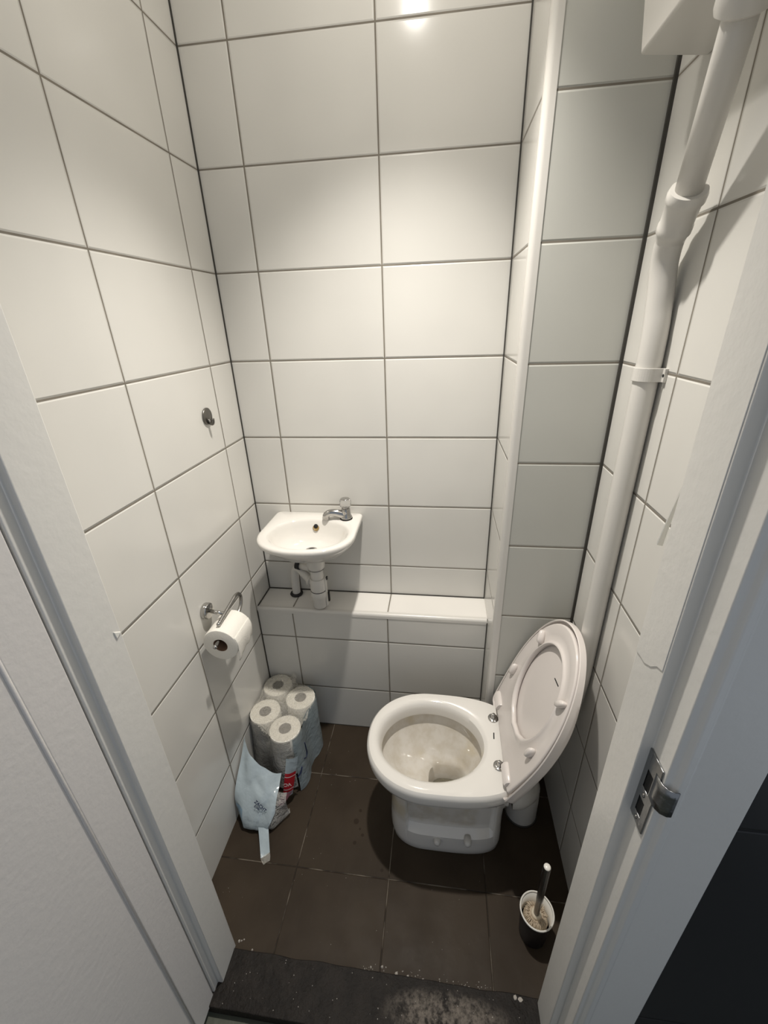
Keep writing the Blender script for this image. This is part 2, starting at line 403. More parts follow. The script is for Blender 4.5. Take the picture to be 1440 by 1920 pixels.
# seat + lid share the hinge frame: a = across (towards the back wall), b = up the lid, c = towards the room
th = math.radians(19.0); tw = math.radians(2.5)
HX, HZp = .884, .413
Vb = Vector((sin(th), 0, cos(th))); Va = Vector((0, 1, 0)); Vc = Vector((-cos(th), 0, sin(th)))
Va2 = (Va * cos(tw) + Vb * sin(tw)); Vb2 = (Vb * cos(tw) - Va * sin(tw))
O0 = Vector((HX, TY, HZp))
def hp(a, b, c): return O0 + Va2 * a + Vb2 * b + Vc * c
def dee(hw0, hw, b0, bm, b1, n=80, p=2.1, corner=.02):
    """D shape: straight hinge side at b0 of half-width hw0, widest hw at bm, round tip at b1 (a, b)"""
    out = []
    for k in range(n + 1):                     # round part from +hw side over the tip to -hw side
        t = PI * k / n
        c_, s_ = cos(t), sin(t)
        out.append((hw * math.copysign(abs(c_) ** (2 / p), c_), bm + (b1 - bm) * abs(s_) ** (2 / p)))
    m = 14
    left = [(-hw - (hw0 - hw) * (i / m) ** 1.5, bm + (b0 + corner - bm) * i / m) for i in range(1, m + 1)]
    out += left
    for i in range(1, 7):
        t = .5 * PI * i / 6
        out.append((-hw0 + corner * .8 * (1 - cos(t)), b0 + corner * (1 - sin(t))))
    out += [(-hw0 * .5, b0), (0, b0), (hw0 * .5, b0)]
    for i in range(6, 0, -1):
        t = .5 * PI * i / 6
        out.append((hw0 - corner * .8 * (1 - cos(t)), b0 + corner * (1 - sin(t))))
    out += [(-x, y) for x, y in left[::-1]]
    return out
DA = .006
def ring3(o2, c, s=1., cb=.22): return [hp(DA + a * s, cb + (b - cb) * s, c) for a, b in o2]
seat_out = dee(.164, .179, .0, .165, .448)
nn = len(seat_out)
hole = []
for a, b in seat_out:                          # hole points matched by direction from the ring's centre
    t = math.atan2(b - .235, a)
    c_, s_ = cos(t), sin(t)
    r1, r2 = .113, (.148 if s_ > 0 else .142)
    k = 1 / math.sqrt((c_ / r1) ** 2 + (s_ / r2) ** 2)
    hole.append((c_ * k, .235 + s_ * k))
def lerp2(A, Bp, t): return [(a[0] + (b[0] - a[0]) * t, a[1] + (b[1] - a[1]) * t) for a, b in zip(A, Bp)]
sb = B(); rr = []
for t, c in ((0, -.009), (0, -.003), (.03, -.0006), (.08, .0), (.50, -.0025), (.78, -.0045), (.88, -.001), (.94, .0025), (.98, .0015), (1, -.004), (1, -.012), (.9, -.0135), (.1, -.0135), (0, -.009)):
    rr.append(ring3(lerp2(seat_out, hole, t), c))
sb.loft(rr, False, False)
seat = sb.make('seat', 'seat', toilet)
lid_out = dee(.174, .188, -.024, .165, .462)
lid_in = dee(.169, .183, -.020, .165, .457)
def skirt(k, s=1., cb=.22):
    out = []
    for a, b in lid_out:
        t = min(1, max(0, (b - .27) / .17)); t = t * t * (3 - 2 * t)
        out.append(hp(DA + a * s, cb + (b - cb) * s, -(.031 - .0095 * t) * k))
    return out
ld = B(); rr = [ring3(lid_in, -.0155), ring3(lid_in, -.003), ring3(lerp2(lid_in, lid_out, .5), -.0012), ring3(lid_out, -.003), skirt(.55), skirt(.85, .997), skirt(1.0, .97), skirt(1.04, .90)]
ld.loft(rr, True, True)
lid = ld.make('lid', 'seat', toilet, auto=50)
SA0, SA1 = (-.014, .314), (-.045, .319); sl = B(); q = [(SA0[0], SA0[1] - .0016), (SA0[0], SA0[1] + .0016), (SA1[0], SA1[1] + .0016), (SA1[0], SA1[1] - .0016)]
sl.loft([[hp(DA + a, b, -.0155) for a, b in q], [hp(DA + a, b, -.0149) for a, b in q]]); sl.make('mould_mark', 'hole', lid, smooth=False)
for a, b, rot in ((.118, .330, -.6), (.148, .150, -.15), (-.118, .335, .6), (-.138, .160, .15)):
    rb = []
    for h, s_ in ((-.004, 1), (.008, .96), (.0125, .8), (.0145, .45)):
        ring = []
        for k in range(24):
            t = 2 * PI * k / 24
            x, y = .0095 * s_ * cos(t), .021 * s_ * sin(t)
            ring.append(hp(a + DA + x * cos(rot) - y * sin(rot), b + x * sin(rot) + y * cos(rot), h))
        rb.append(ring)
    B().loft(rb).make('buffer', 'seat', seat)
for sgn, ay in ((1, .091), (-1, -.071)):
    h = B()
    c = Vector((.874, TY + ay, .400))
    h.lathe(c, [(.0165, 0), (.0165, .0025), (.013, .0045), (.009, .005), (.007, .008), (.007, .016), (.0045, .0205), (0, .0215)], (0, 0, 1), 28)
    hinge = h.make('hinge', 'chrome', toilet, auto=40)
    # hinge block moulded on the seat, running outwards along the hinge line
    a0 = ay + .010 * sgn; a1 = ay + .068 * sgn
    blk = []
    for a, w in ((a0, .9), (a0 + .004 * sgn, 1), (a1 - .006 * sgn, 1), (a1, .75)):
        blk.append([hp(a, .012 + y * w + (.012 if sgn > 0 else .004), z * w) for y, z in ((-.012, -.004), (-.012, .007), (-.006, .0115), (.008, .0095), (.015, .003), (.016, -.004))])
    B().loft(blk).make('hinge_block', 'seat', seat, auto=40)

# waste bend from pan to floor
wb = thing('waste_pipe', 'white plastic soil pipe bend running from toilet into floor', 'pipe', (.99, TY + .01, 0))
WX, WY = .993, -.412
B().tube(smooth_path([(.940, TY, .187), (.952, TY, .187), (.966, TY + .010, .184), (.983, TY + .032, .168), (.991, WY, .130), (WX, WY, .08), (WX, WY, .0)], 6), .0515, 32).make('bend', 'pvc', wb)
B().lathe((WX, WY, 0), [(.0520, 0), (.0555, .001), (.0545, .005), (.0520, .006)], n=40).make('floor_joint', 'silicone', wb)

# ------------------------------------------------------------------ cistern, flush pipe, clip
ci = thing('cistern', 'white high-level cistern on the right wall above the flush pipe', 'cistern', (1.06, -.5, 2.0))
c0 = [(1.0995, 1.966), (.994, 1.975), (.9855, 2.045), (.958, 2.27), (.963, 2.285), (1.0995, 2.285)]
B().prism(c0, -.376, -.84, 'y').make('tank', 'pvc', ci, smooth=True, auto=30, bevel=.004, seg=3)
B().prism([(1.0995, 2.286), (.948, 2.286), (.948, 2.306), (.958, 2.315), (1.0995, 2.315)], -.368, -.848, 'y').make('lid', 'pvc', ci, auto=30, bevel=.003)
fa = Vector((1.030, -.599, 1.877)); fb = Vector((1.054, -.5154, 1.755))
fdir = (fa - fb).normalized()
fp = thing('flush_pipe', 'white flush pipe descending the right wall from cistern to toilet', 'pipe', (1.07, -.46, 1.2))
P_top = fa + fdir * .085
# nut beneath the cistern
B().lathe(P_top - fdir * .047, [(.021, 0), (.029, .004), (.031, .010), (.031, .030), (.028, .036), (.020, .040)], fdir, 36).make('nut', 'pvc', fp, auto=40)
B().tube([P_top, fa, fb - fdir * .015], .0195, 32).make('upper_tube', 'pvc', fp)
fc = Vector((1.062, -.474, 1.710))
lowdir = (fb - fc).normalized()
cp = B().tube([fb + lowdir * .006, fb, fb - lowdir * .010, fb - lowdir * .014, fb - lowdir * .046, fb - lowdir * .050, fb - lowdir * .060, fb - lowdir * .064, fb - lowdir * .075],
              [.0265, .0285, .0285, .0255, .0250, .0265, .0265, .0240, .0225], 36)
cp.make('coupling', 'pvc', fp, auto=40)
low = smooth_path([fb - lowdir * .03, fb - lowdir * .065, (1.0690, -.4490, 1.668), (1.0750, -.4500, 1.600), (1.0770, -.4565, 1.481), (1.0770, -.4570, 1.0), (1.0770, -.4580, .80), (1.0765, -.4590, .70), (1.070, -.460, .60), (1.052, -.4615, .50), (1.024, TY, .40), (.995, TY, .342), (.968, TY, .325)], 8)
B().tube(low, .0222, 32).make('lower_tube', 'pvc', fp)
B().lathe((.963, TY, .322), [(.034, 0), (.036, .006), (.034, .022), (.027, .032), (.0235, .036)], (1, 0, 0), 32).make('inlet_seal', 'black', fp)
# saddle clip
pc = thing('pipe_clip', 'white plastic clip screwed over the flush pipe', 'clip', (1.09, -.4565, 1.478))
def strap(r): return [(1.0770 - r * cos(t), -.4565 + r * sin(t)) for t in [(-95 + 190 * i / 20) * PI / 180 for i in range(21)]]
so = strap(.0258); si = strap(.0230)
poly = [(1.0995, -.4900)] + [(1.0935, -.4900)] + [(1.0935, -.4835)] + so + [(1.0935, -.4290), (1.0935, -.4200), (1.0995, -.4200), (1.0995, -.4330)] + si[::-1] + [(1.0995, -.480)]
B().prism(poly, 1.466, 1.491).make('strap', 'pvc', pc, smooth=False, bevel=.0007)
B().lathe((1.0936, -.4868, 1.4785), [(.0030, 0), (.0028, .0008), (0, .0010)], (-1, 0, 0), 14).make('screw', 'hole', pc)
B().lathe((1.0936, -.4240, 1.4785), [(.0030, 0), (.0028, .0008), (0, .0010)], (-1, 0, 0), 14).make('screw', 'hole', pc)

# ------------------------------------------------------------------ basin
BZ = .952
basin = thing('basin', 'small white cloakroom basin fixed to the back wall above ledge', 'basin', (.246, 0, BZ))
NB = 96
def bas(x0, x1, yf, z, wy=-.0005, inset=0., front=2.25):
    """D outline: straight along the wall, tapering out, rounded front"""
    cx = .246; ym = -.165 * (-yf / .297)
    pts = []
    hw = (x1 - x0) / 2; c = (x0 + x1) / 2
    # right side from the wall to the widest point, front curve, left side
    sw = .985
    side = 10
    rad = .014
    for i in range(5):
        t = .5 * PI * i / 4
        pts.append((c + hw * sw - rad + rad * sin(t), wy - rad + rad * cos(t)))
    for i in range(1, side + 1):
        t = i / side; pts.append((c + hw * (sw + (1 - sw) * t), wy - rad + (ym - wy + rad) * t))
    nfr = NB - 2 * (side + 5) - 9
    for i in range(1, nfr + 1):
        t = PI * i / (nfr + 1); c_, s_ = cos(t), sin(t)
        pts.append((c + hw * math.copysign(abs(c_) ** (2 / front), c_), ym + (yf - ym) * abs(s_) ** (2 / front)))
    for i in range(side, -1, -1):
        t = i / side
        # the left side slopes in towards the wall
        pts.append((c - hw * (.985 + .015 * t) , wy - rad + (ym - wy + rad) * t))
    for i in range(1, 5):
        t = .5 * PI * i / 4
        pts.append((c - hw * sw + rad - rad * cos(t), wy - rad + rad * sin(t)))
    n = NB - len(pts)
    xa, xb2 = pts[-1][0], pts[0][0]
    for i in range(1, n + 1):
        pts.append((xa + (xb2 - xa) * i / (n + 1), wy))
    return [(x, y, z) for x, y in pts]
def bowl(cx, cy, rx, ry, z, p=2.1):
    ref = bas(.081, .411, -.297, z); r = []
    for x, y, _ in ref:
        t = math.atan2((y - cy) / ry, (x - cx) / rx); c_, s_ = cos(t), sin(t)
        k = (abs(c_) ** p + abs(s_) ** p) ** (-1 / p)
        r.append((cx + rx * c_ * k, cy + ry * s_ * k, z))
    return r
br = [bowl(.246, -.140, .020, .020, .868), bowl(.246, -.142, .050, .040, .8705), bowl(.247, -.150, .090, .066, .882), bowl(.248, -.160, .116, .088, .905), bowl(.249, -.163, .127, .099, .928), bowl(.250, -.164, .132, .104, .942), bowl(.250, -.164, .1365, .108, .9485), bowl(.250, -.164, .141, .112, .9505),
      bas(.089, .405, -.287, .9520, -.004), bas(.0835, .4095, -.2945, .9500, -.0005), bas(.081, .4115, -.297, .9450), bas(.082, .4105, -.296, .934), bas(.090, .404, -.285, .922),
      bas(.105, .390, -.262, .900), bas(.130, .366, -.236, .876), bas(.160, .335, -.205, .860), bas(.190, .305, -.180, .853)]
body = B().loft(br).make('bowl', 'ceramic_basin', basin)
B().lathe((.246, -.140, .8688), [(.022, 0), (.022, .0015), (.017, .0025), (.0155, .0008)], n=28).make('drain_ring', 'chrome', basin)
B().lathe((.246, -.140, .8690), [(.0150, 0), (.0150, .0012)], n=24).make('drain_hole', 'hole', basin)
# overflow slot in the back of the bowl
ov = thing_dir = Vector((0, -.72, .55)).normalized()
oc = Vector((.2475, -.0685, .9215))
B().lathe(oc - ov * .012, [(.0115, 0), (.0115, .0125), (.0095, .0135), (.0085, .0125)], ov, 28).make('overflow', 'brass', basin)
B().lathe(oc + Vector((0, .003, .0045)) - ov * .010, [(.0075, 0), (.0075, .0130)], ov, 24).make('overflow_hole', 'hole', basin)

# tap
tap = thing('tap', 'chrome pillar tap with clear knob on the basin', 'tap', (.3565, -.047, BZ))
tx, ty = .3565, -.047
B().lathe((tx, ty, BZ - .0005), [(.0225, 0), (.0225, .003), (.0195, .0045)], n=32).make('base_washer', 'black', tap)
B().lathe((tx, ty, BZ + .003), [(.0210, 0), (.0215, .004), (.0190, .009), (.0170, .014), (.0160, .024), (.0155, .034), (.0145, .036)], n=36).make('body', 'chrome', tap)
sp = smooth_path([(tx - .004, ty, BZ + .013), (tx - .020, ty - .003, BZ + .0185), (tx - .040, ty - .007, BZ + .024), (tx - .058, ty - .011, BZ + .024), (tx - .0685, ty - .013, BZ + .0165), (tx - .0715, ty - .0135, BZ + .004)], 7)
nsp = len(sp); B().tube(sp, [.0165 - .0045 * min(1, i / (nsp * .6)) + (.0006 if i > nsp - 4 else 0) for i in range(nsp)], 24).make('spout', 'chrome', tap)
B().lathe((tx, ty, BZ + .038), [(.0125, 0), (.0135, .004), (.0145, .011)], n=28).make('stem', 'chrome_worn', tap)
kn = []
for zz, r in ((.046, .0150), (.049, .0190), (.066, .0205), (.073, .0185), (.0745, .0150)):
    kn.append([(tx + r * (1 - .07 * (k % 4 == 0)) * cos(2 * PI * k / 32), ty + r * (1 - .07 * (k % 4 == 0)) * sin(2 * PI * k / 32), BZ + zz) for k in range(32)])
knob = B().loft(kn).make('knob', 'clearknob', tap)
B().lathe((tx, ty, BZ + .0748), [(.0160, 0), (.0160, .0012), (.0125, .0022), (.0, .0026)], n=28).make('index_cap', 'chrome', knob)

# bottle trap
trap = thing('bottle_trap', 'white plastic bottle trap under the basin, reaching the ledge', 'waste trap', (.246, -.105, .61))
ax_, ay_ = .246, -.110
B().lathe((ax_, ay_, .600), [(.0, .012), (.024, .013), (.0265, .018), (.0275, .056), (.0285, .058), (.0300, .063), (.0300, .084), (.0285, .087)], n=36).make('cup', 'pvc', trap, auto=45)
B().lathe((ax_, ay_, .687), [(.0285, 0), (.0290, .004), (.0290, .045), (.0265, .050)], n=36).make('body', 'pvc', trap, auto=45)
B().ring((ax_, ay_, .686), .0285, .0016, m=8).make('joint_line', 'silicone', trap)
B().lathe((ax_, ay_, .737), [(.0200, -.006), (.0225, 0), (.0235, .004), (.0225, .030), (.0205, .033), (.0205, .05)], n=36).make('neck', 'pvc', trap, auto=45)
B().lathe((ax_, ay_, .777), [(.0250, 0), (.0300, .004), (.0325, .016), (.0345, .080)], n=36).make('top_nut', 'pvc', trap, auto=45)
B().ring((ax_, ay_, .780), .0280, .0022, m=8).make('washer', 'black', trap)
eb = smooth_path([(.240, -.104, .705), (.215, -.088, .708), (.190, -.070, .716), (.165, -.050, .726), (.148, -.038, .728), (.136, -.033, .716), (.130, -.033, .690), (.1275, -.033, .64), (.1275, -.033, .6037)], 7)
B().tube(eb, .0158, 24).make('outlet_elbow', 'pvc', trap)
B().lathe((.2195, -.0915, .7075), [(.0165, 0), (.0225, .002), (.0225, .012), (.0185, .016)], (-.83, .53, .05), 30).make('outlet_nut', 'pvc', trap, auto=45)
B().ring((.1275, -.0345, .6085), .0185, .0070, m=8, sc=.8).make('floor_seal', 'black', trap)
B().tube([(.232, -.075, .750), (.200, -.068, .753), (.166, -.060, .756)], .0140, 20).make('inlet_stub', 'pvc', trap)
B().tube([(.168, -.0604, .7560), (.152, -.057, .7575)], .0180, 20).make('inlet_cap', 'black', trap)
B().box(ax_ + .026, ax_ + .032, ay_ - .008, ay_ + .010, .618, .735).make('bracket', 'pvc', trap, smooth=False, bevel=.002)
B().box(ax_ + .031, ax_ + .038, ay_ + .004, ay_ + .014, .630, .672).make('bracket_bolt', 'black', trap, smooth=False, bevel=.002)
B().box(ax_ + .031, ax_ + .036, ay_ + .002, ay_ + .012, .726, .740).make('bracket_bolt', 'black', trap, smooth=False, bevel=.002)

# ------------------------------------------------------------------ things on the left wall
hk = thing('robe_hook', 'small round dark metal hook on the left wall tiles', 'hook', (0, -.211, 1.35))
B().lathe((0, -.211, 1.350), [(.0235, .0006), (.0245, .002), (.0245, .0045), (.0225, .006), (0, .0065)], (1, 0, 0), 36).make('plate', 'hook_metal', hk)
B().tube(smooth_path([(.004, -.211, 1.340), (.010, -.212, 1.331), (.0155, -.213, 1.3285), (.0190, -.214, 1.334), (.0200, -.2145, 1.344)], 6), [.0052] * 12 + [.005] * 13, 14).make('prong', 'hook_metal', hk)

HY, HZh = -.4365, .823
ho = thing('paper_holder', 'chrome toilet roll holder with bent wire arm on left wall', 'holder', (0, HY, HZh))
B().lathe((0, HY, HZh), [(.0235, .0006), (.0245, .003), (.0245, .014), (.0225, .0165), (.019, .0150), (0, .0145)], (1, 0, 0), 36).make('flange', 'chrome', ho, auto=40)
wx = .066
B().tube([(.013, HY, HZh + .001), (.064, HY - .004, HZh - .004)], .0058, 18).make('stem', 'chrome', ho)
wire = smooth_path([(wx, -.4790, .8145), (wx, -.4400, .8205), (wx, -.3900, .8280), (wx, -.3700, .8310), (wx, -.3500, .826), (wx, -.3400, .810), (wx, -.3440, .790), (wx, -.3560, .777), (wx, -.3800, .7665), (wx, -.43, .7665), (wx, -.50, .7665), (wx, -.5190, .7660)], 8)
B().tube(wire, .0056, 16).make('wire_arm', 'chrome_worn', ho)
B().lathe((wx, -.4790, .8145), [(.0056, 0), (.0062, -.003), (.0050, -.0065), (0, -.008)], (0, 1, .15), 16).make('end_cap', 'chrome', ho)
B().lathe((wx, -.5180, .7660), [(.0056, 0), (.0062, -.003), (.0050, -.0065), (0, -.008)], (0, 1, 0), 16).make('end_cap', 'chrome', ho)

RX, RZ, RR, RC = .0685, .7530, .0525, .0215
tr_ = thing('toilet_roll', 'toilet roll hanging on the chrome holder with a loose end', 'toilet roll', (RX, -.45, RZ))
def roll_body(c, axis, L, R, r, name, parent, mat='paper'):
    return B().lathe(c, [(r, 0), (R - .003, 0), (R - .0008, .0008), (R, .003), (R, L - .003), (R - .0008, L - .0008), (R - .003, L), (r, L), (r, L * .5), (r, 0)], axis, 56, False, False).make(name, mat, parent, auto=50)
def core(c, axis, L, r, parent, mat='core'):
    return B().lathe(c, [(r + .0004, .0006), (r + .0004, L - .0006), (r - .0012, L - .0006), (r - .0012, .0006), (r + .0004, .0006)], axis, 32, False, False).make('core', mat, parent)
roll_body((RX, -.500, RZ), (0, 1, 0), .098, RR, RC, 'paper', tr_)
core((RX, -.500, RZ), (0, 1, 0), .098, RC, tr_)
# loose sheet hanging off the room side of the roll
sh = []
for i in range(19):
    y = -.4985 + .095 * i / 18; row = []
    drop = .040 - .012 * i / 18 + .002 * sin(i * 1.1)
    for j in range(15):
        t = j / 14
        if t < .45:
            a = .55 * (1 - t / .45) ; row.append((RX + (RR + .0008) * cos(a), y, RZ + (RR + .0008) * sin(a)))
        else:
            u = (t - .45) / .55
            row.append((RX + RR + .0008 - .006 * u * u + .0015 * sin(i * .6) * u, y, RZ - drop * u * 1.35))
    sh.append(row)
s_ = B().loft(sh, False, False, closed=False).make('loose_sheet', 'paper', tr_)
sm = s_.modifiers.new('thick', 'SOLIDIFY'); sm.thickness = .0006; sm.offset = 0

# small white bits stuck by the doorway
st = B().prism([(-.8640, 1.118), (-.8780, 1.128), (-.8760, 1.112)], .1440, .1470, 'x').make('plaster_wedge', 'chip_lit_edge', smooth=False, bevel=.001)
st.name = 'trim_plaster_wedge'; struct(st)

# ------------------------------------------------------------------ toilet roll pack
pk = thing('roll_packaging', 'torn blue and clear plastic wrapper around the spare toilet rolls', 'packaging', (.1, -.35, 0))
RH, ZT, r0 = .0905, .2735, .0555
cols = dict(bl=(.0600, -.1930), br=(.1700, -.2440), fl=(.0570, -.3190), fr=(.1560, -.3820))
labels = {('bl', 0): 'back spare roll, in the corner behind the other wrapped rolls', ('br', 0): 'spare roll at the right of the pack, under the clear wrapper',
          ('fl', 0): 'spare roll against the left wall, in front of the corner roll', ('fr', 0): 'front spare roll, nearest the torn blue wrapping',
          ('fr', 1): 'lower spare roll hidden beneath the front roll in its wrapper', ('fl', 1): 'lower spare roll beneath the one against the left wall'}
for (k, lv), lab in labels.items():
    x, y = cols[k]; z1 = ZT - lv * (RH + .0008); 
    t = thing('toilet_roll', lab, 'toilet roll', (x, y, z1 - RH), 'spare rolls in the plastic pack')
    roll_body((x, y, z1 - RH), (0, 0, 1), RH, r0 - .0008 * lv, .0220, 'paper', t)
    if lv == 0: core((x, y, z1 - RH), (0, 0, 1), RH, .0220, t, 'core_pale')
    if lv == 0:
        B().lathe((x, y, z1 - .012), [(.0205, 0), (.0205, .001)], n=28).make('core_plug', 'core_pale', t)

# hull outline of the four columns (a rounded quadrilateral), counter-clockwise from the wall side
def hull(off, n=120):
    P = [cols['fl'], cols['fr'], cols['br'], cols['bl']]
    R_ = r0 + off; pts = []
    m = len(P)
    for i in range(m):
        p0, p1, p2 = Vector(P[i - 1]), Vector(P[i]), Vector(P[(i + 1) % m])
        d0 = (p1 - p0).normalized(); d1 = (p2 - p1).normalized()
        n0 = Vector((d0.y, -d0.x)); n1 = Vector((d1.y, -d1.x))
        a0 = math.atan2(n0.y, n0.x); a1 = math.atan2(n1.y, n1.x)
        if a1 < a0: a1 += 2 * PI
        for j in range(13):
            a = a0 + (a1 - a0) * j / 12
            pts.append((p1.x + R_ * cos(a), p1.y + R_ * sin(a)))
    # resample evenly
    L = [0]; q = pts + [pts[0]]
    for i in range(len(pts)): L.append(L[-1] + math.dist(q[i], q[i + 1]))
    out = []; j = 0
    for i in range(n):
        s = L[-1] * i / n
        while L[j + 1] < s: j += 1
        u = (s - L[j]) / max(1e-9, L[j + 1] - L[j])
        out.append((q[j][0] + (q[j + 1][0] - q[j][0]) * u, q[j][1] + (q[j + 1][1] - q[j][1]) * u))
    return out
H0 = hull(.0022); N_H = len(H0)
def wob(x, y, z, s, k): return k * noise.noise(Vector((x * s, y * s, z * s)))
def nearest_fac(i):
    """pinch the film into the gaps between neighbouring rolls"""
    x, y = H0[i]
    d = min(math.hypot(x - c[0], y - c[1]) for c in cols.values()) - r0
    return max(0, d)
def film_ring(z, flare=0., pinch=.6):
    r = []
    for i, (x, y) in enumerate(H0):
        cx = min(cols.values(), key=lambda c: math.hypot(x - c[0], y - c[1]))
        d = Vector((x - cx[0], y - cx[1])); L = d.length
        L2 = (r0 + .0022) + (L - r0 - .0022) * (1 - pinch) + flare + abs(wob(x, y, z, 30, .003))
        d = d / L * L2
        r.append((max(.0008, cx[0] + d.x), min(YL - .003, cx[1] + d.y), max(.002, z + wob(x, y, z, 22, .002))))
    return r
def part_of(i):
    x, y = H0[i]
    if x > .178 and y > -.425: return 'side'
    if y < -.335 or (x < .05 and y < -.30): return 'front'
    return 'rest'
# clear film: shrink cap over the roll tops, plus the front skirt
gx, gy = 46, 60
xs = [.001 + (.2275 - .001) * i / gx for i in range(gx + 1)]; ys = [-.440 + (YL - .003 + .440) * j / gy for j in range(gy + 1)]
cap = B(); idx = {}; vs = []; fs = []
def sd(x, y): return min(math.hypot(x - c[0], y - c[1]) - r0 for c in cols.values())
def inside(x, y):
    import itertools
    s = True
    P = [cols['fl'], cols['fr'], cols['br'], cols['bl']]
    ins = True
    dmin = 9
    for i in range(4):
        a = Vector(P[i]); b = Vector(P[(i + 1) % 4]); d = (b - a); p = Vector((x, y)) - a
        t = max(0, min(1, p.dot(d) / d.length_squared)); dmin = min(dmin, (p - d * t).length)
        if d.x * p.y - d.y * p.x < 0: ins = False
    return ins or dmin < r0 + .0015
for i, x in enumerate(xs):
    for j, y in enumerate(ys):
        if inside(x, y):
            d = max(0, sd(x, y))
            z = ZT + .0022 - 1.05 * min(d, .035) ** 1.15 + abs(wob(x, y, 0, 45, .0022)) + abs(wob(x, y, 3, 110, .0012))
            idx[i, j] = len(vs); vs.append((x, y, z))
for i in range(gx):
    for j in range(gy):
        q = [(i, j), (i + 1, j), (i + 1, j + 1), (i, j + 1)]
        if all(t in idx for t in q): fs.append(tuple(idx[t] for t in q))
cap.add(vs, fs); cap.make('clear_top_film', 'clear_film', pk)
zs_front = [.2735, .268, .258, .246, .234, .222, .21, .198, .186, .174, .162, .15, .138, .126, .114, .10, .085, .07, .05]
def strip(which, zs, name, mat, flare=lambda z: 0, pinch=.75):
    ids = [i for i in range(N_H) if part_of(i) == which]
    # make the run contiguous
    st_ = next((k for k in ids if (k - 1) % N_H not in ids), ids[0]); run = []
    k = st_
    while k in ids and len(run) < len(ids): run.append(k); k = (k + 1) % N_H
    rg = []
    for z in zs:
        full = film_ring(z, flare(z), pinch); rg.append([full[k] for k in run])
    return B().loft(rg, False, False, closed=False).make(name, mat, pk)
strip('front', zs_front, 'clear_front_film', 'grey_film', lambda z: .0015 + .013 * max(0, (.21 - z) / .16) ** 1.3)
strip('side', [.274, .268, .25, .22, .19, .15, .11, .07, .035, .012, .004], 'blue_side_film', 'blue_deep', lambda z: .0015 + .004 * max(0, .12 - z) / .12, .6)
# seal seam at the back corner of the wrapper
B().loft([[(.098, -.150, .272), (.106, -.146, .288), (.116, -.143, .291)], [(.122, -.170, .268), (.124, -.163, .276), (.127, -.156, .286)]], False, False, closed=False).make('seal_tab', 'clear_film', pk)

# collapsed torn end of the wrapper in front of the rolls: a slumped sack
NU, NV = 44, 40
def sack(u, v):
    """u 0..1 wall to room, v 0..1 top to floor"""
    top = Vector((.008 + .178 * u, -.404 - .058 * sin(PI * min(1, u * 1.02)) ** .7 - .012 * u, .245 - .13 * u ** .8))
    mid = Vector((.006 + .190 * u, -.530 + .030 * (u - .4) ** 2 - .006 * u, .118 - .012 * u))
    bot = Vector((.010 + .185 * u, -.578 + .075 * max(0, u - .72) / .28 - .0 + .045 * max(0, .18 - u) / .18, .012))
    und = Vector((.014 + .17 * u, -.535 + .05 * max(0, u - .8) / .2, .003))
    c = [top, top * .45 + mid * .55, mid, mid * .42 + bot * .58 + Vector((0, -.012, .004)), bot, und]
    t = v * (len(c) - 1); i = min(int(t), len(c) - 2); f = t - i
    p0, p1, p2, p3 = c[max(i - 1, 0)], c[i], c[i + 1], c[min(i + 2, len(c) - 1)]
    p = .5 * ((2 * p1) + (p2 - p0) * f + (2 * p0 - 5 * p1 + 4 * p2 - p3) * f * f + (3 * p1 - p0 - 3 * p2 + p3) * f ** 3)
    # diagonal creases running from top right to bottom left
    cr = (u * 1.3 + v * .9)
    p.y -= .013 * (abs(sin(cr * 5.2)) ** .7 - .5) * sin(PI * min(1, v * 1.1)) * (.4 + .6 * u) + .007 * noise.noise(Vector((u * 5, v * 5, 1.7)))
    p.z = max(.002, p.z + .004 * noise.noise(Vector((u * 6, v * 6, 9))))
    p.x = max(.003, p.x)
    return p
def umax(v): return .80 - .02 * v - .36 * max(0, v - .52) / .48
rows = [[sack(u / NU * umax(v / NV), v / NV) for u in range(NU + 1)] for v in range(NV + 1)]
B().loft(rows, False, False, closed=False).make('torn_flap', 'blue_film', pk)
rows = [[sack(.46 + .49 * u / 14, v / NV) + Vector((0, .007, -.001)) for u in range(15)] for v in range(12, NV + 1)]
B().loft(rows, False, False, closed=False).make('clear_pocket', 'grey_film', pk)
# bluer printed band low on the wall side
rows = [[sack(.0 + .17 * u / 10, .52 + .22 * v / 10) + Vector((.001, -.0016, .0006)) for u in range(11)] for v in range(11)]
B().loft(rows, False, False, closed=False).make('blue_band', 'blue_dark_film', pk)
# strap-like strip trailing on the floor
tl = []
for i in range(13):
    t = i / 12
    c = Vector((.107 + .038 * t, -.556 - .088 * t, .040 * (1 - t) ** 2.2 + .004 + .010 * sin(PI * t) ))
    w = .018 * (1 - .15 * t); d = Vector((.80, .60, .10 + .25 * sin(3 * t)))
    tl.append([c - d * w, c + Vector((0, 0, .004 * sin(5 * t))), c + d * w])
tail = B().loft(tl, False, False, closed=False).make('torn_strip', 'blue_film', pk)
tl2 = []
for i in range(6):
    t = i / 5
    c = Vector((.145 + .013 * t, -.644 - .020 * t, .0045)); w = .0155 * (1 - .35 * t * t); d = Vector((.80, .60, .1))
    tl2.append([c - d * w, c + Vector((0, 0, .004)), c + d * w])
B().loft(tl2, False, False, closed=False).make('strip_end', 'clear_film', pk)
